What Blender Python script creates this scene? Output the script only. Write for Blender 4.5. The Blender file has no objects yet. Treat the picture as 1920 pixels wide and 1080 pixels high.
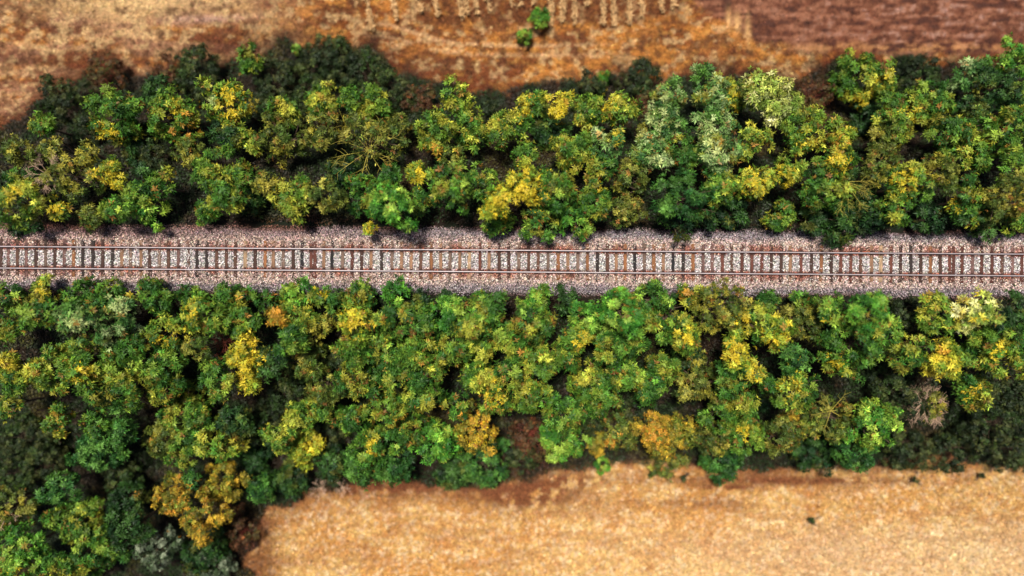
import bpy, math
import numpy as np
from mathutils import Vector

# ------------------------------------------------------------------ camera, light, exposure
scene = bpy.context.scene
ROT = 0.0076                       # the track runs very slightly downhill across the picture
PXM = 27.1                         # photo pixels per metre at rail height
CAMZ = 47.4
CAMY = -1.86
cam_data = bpy.data.cameras.new('camera')
cam_data.sensor_width = 36; cam_data.lens = 36 * (CAMZ - 0.2) * PXM / 1920
cam_data.clip_start = 0.5; cam_data.clip_end = 3000
cam_data.dof.use_dof = True
cam_data.dof.focus_distance = CAMZ - 1.2
cam_data.dof.aperture_fstop = cam_data.lens / 1000 / 1.3
cam = bpy.data.objects.new('camera', cam_data)
cam.location = (0, CAMY, CAMZ); cam.rotation_euler = (0, 0, ROT)
scene.collection.objects.link(cam); scene.camera = cam

SUN_EL, SUN_AZ = math.radians(75), math.radians(-25)   # azimuth from +Y, towards +X
world = bpy.data.worlds.new('World'); scene.world = world; world.use_nodes = True
wn = world.node_tree; wn.nodes.clear()
sky = wn.nodes.new('ShaderNodeTexSky'); sky.sky_type = 'NISHITA'; sky.sun_disc = False
sky.sun_elevation = SUN_EL; sky.sun_rotation = SUN_AZ; sky.dust_density = 2.0
bg = wn.nodes.new('ShaderNodeBackground'); bg.inputs['Strength'].default_value = 0.052
wo = wn.nodes.new('ShaderNodeOutputWorld')
wn.links.new(sky.outputs[0], bg.inputs[0]); wn.links.new(bg.outputs[0], wo.inputs[0])
sd = bpy.data.lights.new('sun', 'SUN'); sd.energy = 4.4; sd.angle = math.radians(9.0); sd.color = (1, .93, .82)
sun = bpy.data.objects.new('sun', sd); scene.collection.objects.link(sun)
sdir = Vector((math.sin(SUN_AZ) * math.cos(SUN_EL), math.cos(SUN_AZ) * math.cos(SUN_EL), math.sin(SUN_EL)))
sun.rotation_euler = sdir.to_track_quat('Z', 'Y').to_euler(); sun.location = sdir * 80
scene.view_settings.view_transform = 'Standard'; scene.view_settings.look = 'None'
scene.view_settings.exposure = 0.55; scene.view_settings.gamma = 1
scene.cycles.max_bounces = 5; scene.cycles.diffuse_bounces = 2; scene.cycles.glossy_bounces = 2
scene.cycles.transmission_bounces = 3

# ------------------------------------------------------------------ helpers
CA, SA = math.cos(ROT), math.sin(ROT)
def pix2world(px, py, z):
    k = (CAMZ - z) / (CAMZ - 0.2) / PXM
    u = (px - 960) * k; v = (540 - py) * k
    return u * CA - v * SA, u * SA + v * CA + CAMY
def world2pix(x, y, z):
    y = y - CAMY
    u = x * CA + y * SA; v = -x * SA + y * CA
    k = (CAMZ - z) / (CAMZ - 0.2) / PXM
    return u / k + 960, 540 - v / k
def lin(c):
    c = np.asarray(c, float) / 255.0
    return np.where(c <= .04045, c / 12.92, ((c + .055) / 1.055) ** 2.4)
_g = np.random.default_rng(5).random((256, 256))
def vnoise(x, y, s, off=0):
    x = np.asarray(x, float) / s + off * 17.3; y = np.asarray(y, float) / s + off * 31.7
    ix = np.floor(x).astype(int); iy = np.floor(y).astype(int)
    fx = x - ix; fy = y - iy; fx = fx * fx * (3 - 2 * fx); fy = fy * fy * (3 - 2 * fy)
    a = _g[ix & 255, iy & 255]; b = _g[(ix + 1) & 255, iy & 255]
    c = _g[ix & 255, (iy + 1) & 255]; d = _g[(ix + 1) & 255, (iy + 1) & 255]
    return (a * (1 - fx) + b * fx) * (1 - fy) + (c * (1 - fx) + d * fx) * fy
def fbm(x, y, s, off=0, o=4):
    t = 0; w = 1; tw = 0
    for i in range(o):
        t = t + vnoise(x, y, s / 2 ** i, off + i) * w; tw += w; w *= .55
    return t / tw
def sm(a, b, x):
    t = np.clip((x - a) / (b - a), 0, 1); return t * t * (3 - 2 * t)
def blob(px, py, cx, cy, rx, ry):
    return np.exp(-(((px - cx) / rx) ** 2 + ((py - cy) / ry) ** 2))
def terrain_z(x, y):
    a = np.abs(y)
    z = -0.25 - 0.75 * sm(2.3, 4.2, a) - 5.4 * sm(3.8, 15.5, a)
    far = sm(2.4, 4.5, a)
    near = 1 - sm(45, 120, np.sqrt(np.asarray(x, float) ** 2 + np.asarray(y, float) ** 2))
    return z + far * (near * ((fbm(x, y, 6.0, 3) - .5) * .7 + (fbm(x, y, 1.1, 9, 3) - .5) * .22))

def make_mesh(name, verts, faces_n, colors=None, mat=None, mats=None, midx=None, smooth=False, idx=None):
    """verts (N,3); faces of constant size faces_n taken in order, or idx (F,n)"""
    me = bpy.data.meshes.new(name)
    verts = np.ascontiguousarray(verts, dtype=np.float32)
    if idx is None:
        nf = len(verts) // faces_n; idx = np.arange(nf * faces_n, dtype=np.int32)
    else:
        nf = len(idx); idx = np.ascontiguousarray(idx, dtype=np.int32).ravel()
    me.vertices.add(len(verts)); me.vertices.foreach_set('co', verts.ravel())
    me.loops.add(nf * faces_n); me.loops.foreach_set('vertex_index', idx)
    me.polygons.add(nf)
    me.polygons.foreach_set('loop_start', np.arange(0, nf * faces_n, faces_n, dtype=np.int32))
    me.polygons.foreach_set('loop_total', np.full(nf, faces_n, dtype=np.int32))
    if smooth: me.polygons.foreach_set('use_smooth', np.ones(nf, dtype=bool))
    for m in (mats or ([mat] if mat else [])): me.materials.append(m)
    if midx is not None: me.polygons.foreach_set('material_index', np.asarray(midx, dtype=np.int32))
    me.update(calc_edges=True)
    if colors is not None:
        dom = 'FACE' if len(colors) == nf else 'POINT'
        at = me.attributes.new('tint', 'FLOAT_COLOR', dom)
        c4 = np.ones((len(colors), 4), dtype=np.float32); c4[:, :3] = np.clip(colors, 0, 1)
        at.data.foreach_set('color', c4.ravel())
    return me
def obj(name, me, parent=None, loc=None, **props):
    o = bpy.data.objects.new(name, me); scene.collection.objects.link(o)
    if parent is not None: o.parent = parent
    if loc is not None: o.location = loc
    for k, v in props.items(): o[k] = v
    return o

class Tubes:
    """tapered round bars collected into one mesh"""
    def __init__(s, sides=5): s.v = []; s.f = []; s.n = 0; s.sides = sides
    def path(s, pts, rad):
        pts = [np.asarray(p, float) for p in pts]; S = s.sides; rings = []
        for i, p in enumerate(pts):
            d = pts[min(i + 1, len(pts) - 1)] - pts[max(i - 1, 0)]; d = d / (np.linalg.norm(d) + 1e-9)
            a = np.cross(d, (0.3, 0.9, 0.1)); a = a / (np.linalg.norm(a) + 1e-9); b = np.cross(d, a)
            th = np.arange(S) * 2 * math.pi / S
            s.v.append(p + rad[i] * (np.cos(th)[:, None] * a + np.sin(th)[:, None] * b)); rings.append(s.n); s.n += S
        for i in range(len(rings) - 1):
            for j in range(S):
                k = (j + 1) % S
                s.f.append((rings[i] + j, rings[i] + k, rings[i + 1] + k, rings[i + 1] + j))
    def mesh(s, name, mat):
        return make_mesh(name, np.concatenate(s.v), 4, idx=np.array(s.f), mat=mat, smooth=True)

def boxes_arrays(cx, cy, cz, sx, sy, sz):
    """one box as verts, quads"""
    v = np.array([[x, y, z] for z in (-.5, .5) for y in (-.5, .5) for x in (-.5, .5)]) * (sx, sy, sz) + (cx, cy, cz)
    f = np.array([(0, 2, 3, 1), (4, 5, 7, 6), (0, 1, 5, 4), (2, 6, 7, 3), (0, 4, 6, 2), (1, 3, 7, 5)])
    return v, f

# ------------------------------------------------------------------ materials
def nmat(name):
    m = bpy.data.materials.new(name); m.use_nodes = True; nt = m.node_tree; nt.nodes.clear()
    out = nt.nodes.new('ShaderNodeOutputMaterial'); p = nt.nodes.new('ShaderNodeBsdfPrincipled')
    nt.links.new(p.outputs[0], out.inputs[0]); return m, nt, p, out
def tint_node(nt):
    a = nt.nodes.new('ShaderNodeAttribute'); a.attribute_name = 'tint'; return a
def noise_scale(nt, col, scale, lo, hi, detail=5):
    tc = nt.nodes.new('ShaderNodeTexCoord'); n = nt.nodes.new('ShaderNodeTexNoise')
    n.inputs['Scale'].default_value = scale; n.inputs['Detail'].default_value = detail
    nt.links.new(tc.outputs['Object'], n.inputs['Vector'])
    mr = nt.nodes.new('ShaderNodeMapRange'); mr.inputs[1].default_value = .3; mr.inputs[2].default_value = .7
    mr.inputs[3].default_value = lo; mr.inputs[4].default_value = hi
    nt.links.new(n.outputs[0], mr.inputs[0])
    mx = nt.nodes.new('ShaderNodeVectorMath'); mx.operation = 'SCALE'
    nt.links.new(col, mx.inputs[0]); nt.links.new(mr.outputs[0], mx.inputs['Scale']); return mx.outputs[0], n
def leaf_material():
    m, nt, p, out = nmat('leaf')
    a = tint_node(nt); nt.links.new(a.outputs['Color'], p.inputs['Base Color'])
    p.inputs['Roughness'].default_value = .55; p.inputs['Specular IOR Level'].default_value = .25
    t = nt.nodes.new('ShaderNodeBsdfTranslucent'); nt.links.new(a.outputs['Color'], t.inputs[0])
    mx = nt.nodes.new('ShaderNodeMixShader'); mx.inputs[0].default_value = .15
    nt.links.new(p.outputs[0], mx.inputs[1]); nt.links.new(t.outputs[0], mx.inputs[2])
    nt.links.new(mx.outputs[0], out.inputs[0]); return m
def simple_tint(name, rough, scale, lo, hi, bump=0):
    m, nt, p, out = nmat(name); a = tint_node(nt)
    c, n = noise_scale(nt, a.outputs['Color'], scale, lo, hi); nt.links.new(c, p.inputs['Base Color'])
    p.inputs['Roughness'].default_value = rough; p.inputs['Specular IOR Level'].default_value = .2
    if bump:
        b = nt.nodes.new('ShaderNodeBump'); b.inputs['Strength'].default_value = bump; b.inputs['Distance'].default_value = .05
        nt.links.new(n.outputs[0], b.inputs['Height']); nt.links.new(b.outputs[0], p.inputs['Normal'])
    return m
def plain(name, col, rough, scale, lo, hi, metal=0):
    m, nt, p, out = nmat(name); r = nt.nodes.new('ShaderNodeRGB'); r.outputs[0].default_value = (*lin(col), 1)
    c, n = noise_scale(nt, r.outputs[0], scale, lo, hi); nt.links.new(c, p.inputs['Base Color'])
    p.inputs['Roughness'].default_value = rough; p.inputs['Metallic'].default_value = metal; return m
M_LEAF = leaf_material()
M_GROUND = simple_tint('field_and_soil', .95, 9, .72, 1.28, .7)
M_STRAW = simple_tint('dry_blades', .8, 3, .85, 1.15)
M_BALLAST = simple_tint('ballast_fines', .95, 30, .6, 1.3, .8)
M_STONE = simple_tint('crushed_stone', .85, 14, .8, 1.2)
M_BARK = plain('bark', (92, 74, 60), .9, 8, .6, 1.3)
M_PALEBARK = plain('pale_dead_bark', (190, 158, 135), .9, 8, .75, 1.2)
M_LICHEN = plain('lichen_yellow_bark', (158, 146, 58), .9, 8, .7, 1.2)
M_REDBARK = plain('red_brown_twigs', (120, 52, 36), .9, 8, .7, 1.2)
M_RAILTOP = plain('polished_rail_head', (158, 148, 152), .5, 2, .85, 1.1, .3)
M_RAILSIDE = plain('rusty_rail_side', (52, 34, 30), .85, 6, .7, 1.3)
M_IRON = plain('rusted_iron', (58, 34, 28), .9, 12, .6, 1.3)

# ------------------------------------------------------------------ ground: where belts and fields meet (photo positions)
UP_X = [-400, 0, 60, 130, 250, 400, 560, 700, 770, 850, 960, 1100, 1200, 1350, 1500, 1550, 1650, 1750, 1830, 1920, 2300]
UP_Y = [330, 262, 200, 158, 150, 122, 88, 92, 150, 172, 176, 160, 150, 138, 150, 118, 112, 128, 122, 106, 100]
LO_X = [-400, 300, 455, 490, 520, 580, 640, 780, 880, 960, 1050, 1200, 1300, 1450, 1600, 1750, 1850, 1920, 2300]
LO_Y = [1500, 1300, 1120, 990, 940, 922, 906, 902, 905, 892, 880, 868, 874, 876, 872, 852, 866, 866, 860]
def masks(px, py, x, y):
    j = (fbm(x, y, 2.2, 21, 4) - .5) * 60
    k = (fbm(x, y, .9, 27, 3) - .5); jx = (fbm(x, y, 1.5, 24, 4) - .5) * 90
    up = np.interp(px + jx * .5, UP_X, UP_Y) + j + k * 26
    lo = np.interp(px + jx, LO_X, LO_Y) + j * .6 + k * 22
    return sm(8, -14, py - up), sm(-10, 12, py - lo), up, lo     # upper field, lower field
def mix(a, b, t):
    return a * (1 - t[:, None]) + np.asarray(b) * t[:, None]
ALB = .66
def ground_color(x, y, z):
    """albedo of soil, litter and dry grass"""
    px, py = world2pix(x, y, z)
    fu, fl, up, lo = masks(px, py, x, y)
    n1 = fbm(x, y, 1.6, 40); n2 = fbm(x, y, .45, 50, 3); n3 = fbm(x, y, 5, 60); n4 = vnoise(x, y, .16, 70)
    N = len(px); one = np.ones(N)
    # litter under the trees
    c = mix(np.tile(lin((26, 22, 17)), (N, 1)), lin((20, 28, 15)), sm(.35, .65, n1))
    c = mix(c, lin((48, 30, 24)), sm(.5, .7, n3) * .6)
    # upper field
    g = mix(np.tile(lin((200, 132, 62)), (N, 1)), lin((142, 82, 40)), sm(.42, .6, fbm(x * .4, y, 1.0, 43, 4)))
    g = mix(g, lin((120, 72, 40)), sm(.5, .66, fbm(x * .5, y, .7, 45, 3)) * .8)
    g = mix(g, lin((222, 164, 84)), sm(.55, .7, fbm(x, y, .5, 46, 3)) * .5)
    left = sm(640, 380, px); streak = fbm(x * .3, y, .9, 82, 4)
    g = mix(g, lin((128, 76, 52)), sm(.48, .64, streak) * (.35 + .4 * left))
    g = mix(g, lin((222, 176, 126)), left * sm(.52, .38, streak) * .8)
    g = mix(g, lin((160, 112, 88)), left * sm(.5, .7, fbm(x * .35, y, 1.1, 81)) * .7)
    g = mix(g, lin((232, 196, 140)), left * blob(px, py, 250, 10, 190, 26) * .8)
    g = mix(g, lin((214, 172, 150)), blob(px, py, 385 + (40 - py) * 2.2, 36, 75, 9) * .9)
    g = mix(g, lin((104, 66, 44)), sm(.52, .68, fbm(x, y, .6, 47, 3)) * .7)
    g = mix(g, lin((234, 196, 140)), sm(.54, .68, fbm(x * .7, y, .45, 48, 3)) * .6)
    # winding tracks worn in the grass
    for (yy, cv, a) in ((80, 1.2, .8), (98, 1.0, .7)):
        tr = yy - 26 * sm(860, 700, px) * cv + 6 * np.sin(px / 130)
        g = mix(g, lin((226, 180, 130)), np.exp(-((py - tr) / 3.5) ** 2) * sm(660, 730, px) * sm(1230, 1000, px) * np.minimum(a * 1.2 * sm(.3, .5, n2), 1))
    # ploughed strip
    edge = np.interp(px, [1240, 1300, 1400, 1460, 1560, 1920, 2300], [-60, 10, 66, 92, 104, 108, 100]) + (n1 - .5) * 34
    pl = sm(6, -10, py - edge) * sm(1230, 1330, px)
    st = fbm(x * .22, y, .3, 90, 2) * .6 + fbm(x, y, .35, 93, 2) * .4
    soil = mix(np.tile(lin((108, 64, 46)), (N, 1)), lin((150, 100, 76)), sm(.42, .65, st))
    soil = mix(soil, lin((70, 44, 38)), sm(.44, .32, st) * .8)
    soil = mix(soil, lin((186, 150, 138)), sm(.55, .7, n2 * .4 + st * .6) * sm(1350, 1700, px) * .5)
    soil = mix(soil, lin((198, 142, 90)), np.exp(-((py - 90 - (n1 - .5) * 16) / 8) ** 2) * sm(1440, 1540, px) * sm(.4, .54, st) * .8)
    g = mix(g, soil, pl)
    g = mix(g, lin((228, 178, 118)), (blob(px, py, 1382, 44, 7, 18) + blob(px, py, 1402, 62, 5, 28) + blob(px, py, 1366, 40, 5, 20)) * .9)
    # corn strip
    corn = sm(760, 800, px) * sm(1290, 1260, px) * sm(56, 36, py + (n3 - .5) * 30)
    g = mix(g, lin((112, 66, 38)), corn * (.45 + .5 * sm(.4, .6, n2)))
    # rust-red margin along the belt
    band = np.exp(-np.maximum(up - py, 0) / 32.0)
    band = np.clip(band * 1.3 * sm(.25, .6, n3 + .1), 0, 1)
    bc = mix(np.tile(lin((98, 44, 28)), (N, 1)), lin((60, 34, 26)), sm(.4, .6, n1))
    g = mix(g, bc, band * .85)
    g = mix(g, lin((110, 60, 36)), sm(330, 200, px) * sm(80, 190, py) * sm(.42, .62, n1) * .8)
    c = mix(c, g, fu)
    # straw field below
    s = mix(np.tile(lin((218, 176, 108)), (N, 1)), lin((204, 146, 76)), sm(.42, .62, n1 * .5 + n3 * .5) * .8)
    s = mix(s, lin((246, 220, 184)), sm(.5, .68, fbm(x, y, .24, 52, 3)) * .55)
    s = mix(s, lin((190, 130, 72)), sm(.5, .66, fbm(x, y, .3, 54, 3)) * .5)
    s = mix(s, lin((176, 120, 70)), sm(.52, .64, fbm(x * .25 + y * .1, y, .8, 58, 4)) * .45)
    s = mix(s, lin((240, 212, 170)), sm(900, 1700, px) * sm(940, 1040, py) * .35)
    s = mix(s, lin((160, 104, 60)), sm(.66, .82, n2 * .5 + n1 * .5) * .8)
    br = (blob(px, py, 985, 928, 105, 30) * 1.1 + blob(px, py, 1075, 900, 55, 14) * .8 + blob(px, py, 1300, 943, 110, 14) * .5 +
          blob(px, py, 1490, 901, 240, 9) * .9 + blob(px, py, 700, 916, 150, 17) + blob(px, py, 1365, 914, 60, 5) * .9)
    s = mix(s, lin((128, 78, 46)), np.clip(br * sm(.3, .52, fbm(x, y, .7, 57, 4) + .04) * 1.25, 0, 1))
    e2 = np.exp(-np.maximum(py - lo, 0) / (10 + 26 * fbm(x, y, 2.5, 59)))
    s = mix(s, lin((120, 70, 46)), np.clip(e2 * 1.1, 0, 1) * sm(.3, .55, n1) * .9)
    s = mix(s, lin((112, 66, 40)), sm(560, 480, px) * sm(.35, .55, n1) * .8)
    c = mix(c, s, fl)
    return c * ALB * (.8 + .4 * n4)[:, None], fu, fl, pl, corn

def ground():
    xs = np.arange(-45, 45.01, .14); ys = np.arange(-30, 30.01, .14)
    ext = 45 * np.cumprod(np.full(12, 1.32)); exy = 30 * np.cumprod(np.full(12, 1.38))
    xs = np.concatenate([-ext[::-1], xs, ext]); ys = np.concatenate([-exy[::-1], ys, exy])
    X, Y = np.meshgrid(xs, ys); x = X.ravel(); y = Y.ravel(); z = terrain_z(x, y)
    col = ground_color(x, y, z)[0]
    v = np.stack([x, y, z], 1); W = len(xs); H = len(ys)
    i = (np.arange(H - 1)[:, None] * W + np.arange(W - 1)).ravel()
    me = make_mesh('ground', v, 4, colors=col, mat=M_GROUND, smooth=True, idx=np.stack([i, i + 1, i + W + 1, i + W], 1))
    obj('ground', me, kind='structure')
ground()

# ------------------------------------------------------------------ ballast bed and its stones
SLEEPERS = [  # photo x, tone
(2.5,'d'),(16,'p'),(32.8,'n'),(49.6,'p'),(67.5,'d'),(85.6,'g'),(102.8,'d'),(120.9,'p'),(138.1,'o'),(155.6,'k'),(174.4,'k'),(192.5,'d'),(211,'k'),(228.5,'t'),
(244.4,'g'),(264.4,'t'),(280.6,'d'),(298.8,'g'),(316,'n'),(334.6,'p'),(353.1,'n'),(369.4,'k'),(387.5,'k'),(406.3,'n'),(424.4,'n'),(441.5,'n'),(460,'T'),(478.5,'d'),
(497.3,'o'),(512.3,'t'),(531,'g'),(550,'d'),(566.3,'K'),(583.2,'r'),(590.4,'r'),(607.3,'t'),(622.5,'K'),(642.3,'g'),(660.4,'r'),(678,'d'),(696,'t'),(715.6,'k'),
(734.8,'g'),(752.9,'t'),(771,'t'),(789,'n'),(808.5,'o'),(826.3,'t'),(843.8,'g'),(861.9,'t'),(880,'T'),(900,'r'),(917,'t'),(936,'d'),(953.8,'d'),
(972.8,'g'),(991.3,'n'),(1009,'n'),(1027.5,'g'),(1046.6,'o'),(1064.8,'t'),(1083.5,'g'),(1101.3,'o'),(1120.3,'k'),(1138.8,'n'),(1155.4,'t'),(1172.3,'o'),(1190,'K'),
(1208,'g'),(1226,'o'),(1243.8,'t'),(1262,'K'),(1281,'k'),(1299.4,'o'),(1318,'p'),(1335.4,'p'),(1354.4,'r'),(1371.9,'n'),(1391.3,'r'),(1410,'r'),(1428.5,'r'),
(1446,'d'),(1464.6,'d'),(1481.9,'t'),(1502,'r'),(1521.5,'d'),(1539.8,'o'),(1558.4,'d'),(1576.5,'r'),(1595,'r'),(1613.8,'n'),(1634,'t'),(1651.5,'T'),(1670.6,'r'),
(1688.4,'d'),(1707.8,'k'),(1726.3,'d'),(1744.6,'o'),(1763,'d'),(1780.3,'r'),(1787.6,'r'),(1803.5,'r'),(1822.9,'p'),(1840.3,'r'),(1859.8,'r'),(1878.4,'n'),(1897.9,'p'),(1915.6,'r')]
TONE = dict(d=(70,46,38), p=(116,84,78), n=(98,66,52), g=(116,94,82), o=(146,96,60), k=(48,38,36), K=(28,26,30), t=(146,110,84), T=(176,146,114), r=(100,56,44))
TONEWORD = dict(d='dark brown sleeper', p='pinkish grey weathered sleeper', n='brown sleeper', g='greyish brown sleeper', o='orange brown sleeper',
                k='very dark sleeper', K='tarred black sleeper', t='tan weathered sleeper', T='pale tan sleeper', r='rusty red-brown sleeper')
SL_X = [pix2world(p, 489.5 + (p - 960) * .0076, 0)[0] for p, _ in SLEEPERS]

def ballast_color(x, y, rng):
    a = np.abs(y); N = len(x)
    n = fbm(x, y, .8, 110); n2 = fbm(x, y, 3, 120)
    c = np.tile(lin((224, 214, 212)), (N, 1))
    out = sm(.62, .9, a)
    c = mix(c, lin((216, 188, 178)), out)
    rust = np.exp(-((a - .72) / .16) ** 2) * sm(.3, .6, n + .08)
    c = mix(c, lin((158, 84, 60)), np.clip(rust * 1.3 + np.exp(-((a - 1.05) / .2) ** 2) * sm(.5, .7, n) * .7, 0, 1))
    c = mix(c, lin((160, 148, 152)), sm(1.35, 1.9, a + (n - .5) * .5))
    c = mix(c, lin((92, 62, 54)), sm(1.95, 2.6, a + (n2 - .5) * 1.1 + (y > 0) * .12))
    leftup = (y > 0) * sm(5, -30, x) * sm(1.0, 2.0, a); c = mix(c, lin((150, 104, 88)), leftup * .55)
    k = rng.random(N)
    c = c * (.5 + .75 * rng.random(N))[:, None]
    c = np.where((k < .24)[:, None], c * .22, c)
    c = np.where((k > .76)[:, None], c * 1.7, c)
    hue = rng.normal(0, .07, (N, 3)); c = c * (1 + hue)
    return np.clip(c * .98, 0, .95)
def bed_z(y):
    a = np.abs(y); return -0.025 * sm(0, 1, a) * 0 - .42 * sm(1.45, 3.0, a)
def ballast():
    rng = np.random.default_rng(3)
    xs = np.arange(-46, 46.01, .1); ys = np.arange(-3.1, 3.101, .1)
    X, Y = np.meshgrid(xs, ys); x = X.ravel(); y = Y.ravel()
    w = 2.75 + (fbm(x, x * 0 + np.sign(y) * 9, 1.5, 130) - .5) * .5
    z = bed_z(y) - .05 + (vnoise(x, y, .2, 140) - .5) * .03 - .8 * sm(w - .25, w + .25, np.abs(y)) * 1.0
    W = len(xs); H = len(ys); i = (np.arange(H - 1)[:, None] * W + np.arange(W - 1)).ravel()
    far = np.concatenate([[-700, -300, -120], [120, 300, 700]])
    col = ballast_color(x, y, rng) * .4
    me = make_mesh('ballast_bed', np.stack([x, y, z], 1), 4, colors=col, mat=M_BALLAST, smooth=True, idx=np.stack([i, i + 1, i + W + 1, i + W], 1))
    obj('ballast_bed', me, kind='structure')
    # stones
    n = 105000
    x = rng.uniform(-38, 38, n); y = rng.uniform(-2.95, 2.95, n)
    a = np.abs(y); w = 2.55 + (fbm(x, y, 1.0, 150) - .5) * 1.2
    keep = (a < w)
    # stones lie beside the sleepers, not on them, between and close to the rails
    sx = np.array(SL_X); d = np.min(np.abs(x[:, None] - sx[None, ::1]), axis=1) if n < 1 else None
    order = np.searchsorted(sx, x); lo = np.clip(order - 1, 0, len(sx) - 1); hi = np.clip(order, 0, len(sx) - 1)
    ni = np.where(np.abs(x - sx[lo]) < np.abs(x - sx[hi]), lo, hi); d = np.abs(x - sx[ni])
    cover = rng.random(len(sx)) * .5 + .35                     # how much each sleeper end is buried
    cover[np.array(SL_X) < -28] *= .3; cover[np.array(SL_X) > 22] *= .45
    ends = (a > .84)
    p_on = np.where(ends, np.where(y > 0, cover[ni], cover[ni] * 1.25), .035)
    p_on = np.where(ni == 20, .93, p_on)                       # one sleeper lies buried
    p_on = np.where((ni == 14) | (ni == 17) | (ni == 77), np.maximum(p_on, .3), p_on)
    on = (d < .115) & (a < 1.32)
    keep &= ~on | (rng.random(n) < p_on)
    keep &= ~(np.abs(a - .75) < .06)
    x = x[keep]; y = y[keep]; on = on[keep]; n = len(x)
    s = rng.uniform(.03, .06, n) * (1 - .25 * on)
    z = bed_z(y) - .02 + rng.uniform(0, .035, n) + on * .045
    base = np.array([[1, 0, 0], [-1, 0, 0], [0, 1, 0], [0, -1, 0], [0, 0, 1], [0, 0, -1]], float)
    tri = np.array([(0, 2, 4), (2, 1, 4), (1, 3, 4), (3, 0, 4), (2, 0, 5), (1, 2, 5), (3, 1, 5), (0, 3, 5)])
    v = base[None] * s[:, None, None] * rng.uniform(.6, 1.25, (n, 6, 1))
    th = rng.uniform(0, 6.28, n); c_, s_ = np.cos(th)[:, None], np.sin(th)[:, None]
    ph = rng.uniform(-.8, .8, n); cp, sp = np.cos(ph)[:, None], np.sin(ph)[:, None]
    vx = v[:, :, 0] * cp + v[:, :, 2] * sp; vz = -v[:, :, 0] * sp + v[:, :, 2] * cp
    v = np.stack([vx * c_ - v[:, :, 1] * s_, vx * s_ + v[:, :, 1] * c_, vz], 2)
    v += np.stack([x, y, z], 1)[:, None, :]
    idx = (np.arange(n)[:, None, None] * 6 + tri[None]).reshape(-1, 3)
    col = ballast_color(x, y, rng)
    me = make_mesh('ballast_stones', v.reshape(-1, 3), 3, colors=np.repeat(col, 8, 0), mat=M_STONE, idx=idx)
    obj('ballast_stones', me, kind='stuff', label='crushed white and rust stained stones of the track bed', category='gravel')
ballast()

# ------------------------------------------------------------------ railway track
def sleeper_mat():
    m, nt, p, out = nmat('sleeper_timber')
    oi = nt.nodes.new('ShaderNodeAttribute'); oi.attribute_name = 'tint'
    tc = nt.nodes.new('ShaderNodeTexCoord'); mp = nt.nodes.new('ShaderNodeMapping'); mp.inputs['Scale'].default_value = (38, 2.2, 10)
    nt.links.new(tc.outputs['Object'], mp.inputs['Vector'])
    n = nt.nodes.new('ShaderNodeTexNoise'); n.inputs['Scale'].default_value = 1; n.inputs['Detail'].default_value = 4
    nt.links.new(mp.outputs[0], n.inputs['Vector'])
    mr = nt.nodes.new('ShaderNodeMapRange'); mr.inputs[1].default_value = .3; mr.inputs[2].default_value = .7; mr.inputs[3].default_value = .55; mr.inputs[4].default_value = 1.35
    nt.links.new(n.outputs[0], mr.inputs[0])
    mx = nt.nodes.new('ShaderNodeVectorMath'); mx.operation = 'SCALE'
    nt.links.new(oi.outputs['Color'], mx.inputs[0]); nt.links.new(mr.outputs[0], mx.inputs['Scale'])
    nt.links.new(mx.outputs[0], p.inputs['Base Color']); p.inputs['Roughness'].default_value = .9
    return m
M_SLEEPER = sleeper_mat()
def sleeper_arrays(tone, rng, w):
    """weathered timber: planked top in segments along its length, rust stained under the rails"""
    ys = np.array([-1.28, -1.05, -.9, -.78, -.66, -.5, -.25, 0, .25, .5, .66, .78, .9, 1.05, 1.28])
    xs = np.array([-.5, -.17, .2, .5]) * w
    col = lin(tone); v = []; cc = []; q = []
    for iy, yy in enumerate(ys):
        for ix, xx in enumerate(xs):
            dz = rng.normal(0, .003); v.append((xx + rng.normal(0, .006), yy + rng.normal(0, .01), .02 + dz))
            r = math.exp(-((abs(yy) - .72) / .2) ** 2)
            c = col * (1 - r * .75) + lin((62, 30, 24)) * r * .75
            c = c * rng.uniform(.8, 1.2); cc.append(c)
    nx = len(xs); ny = len(ys)
    for a in range(ny - 1):
        for b in range(nx - 1):
            q.append((a * nx + b, a * nx + b + 1, (a + 1) * nx + b + 1, (a + 1) * nx + b))
    # skirt
    ring = [b for b in range(nx)] + [a * nx + nx - 1 for a in range(1, ny)] + [(ny - 1) * nx + b for b in range(nx - 2, -1, -1)] + [a * nx for a in range(ny - 2, 0, -1)]
    base = len(v)
    for k in ring: v.append((v[k][0], v[k][1], -.13)); cc.append(cc[k] * .8)
    L = len(ring)
    for k in range(L): q.append((ring[(k + 1) % L], ring[k], base + k, base + (k + 1) % L))
    return np.array(v), np.array(q), np.array(cc) * .66
def plate_mesh():
    """base plate, two clips and bolts"""
    vs = []; fs = []; n = 0
    for b in ((0, 0, .028, .17, .34, .016), (0, .125, .048, .11, .06, .03), (0, -.125, .048, .11, .06, .03), (.03, .14, .07, .03, .03, .03), (-.03, -.14, .07, .03, .03, .03)):
        v, f = boxes_arrays(*b); vs.append(v); fs.append(f + n); n += 8
    return make_mesh('rail_fastening', np.concatenate(vs), 4, idx=np.concatenate(fs), mat=M_IRON)
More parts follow.
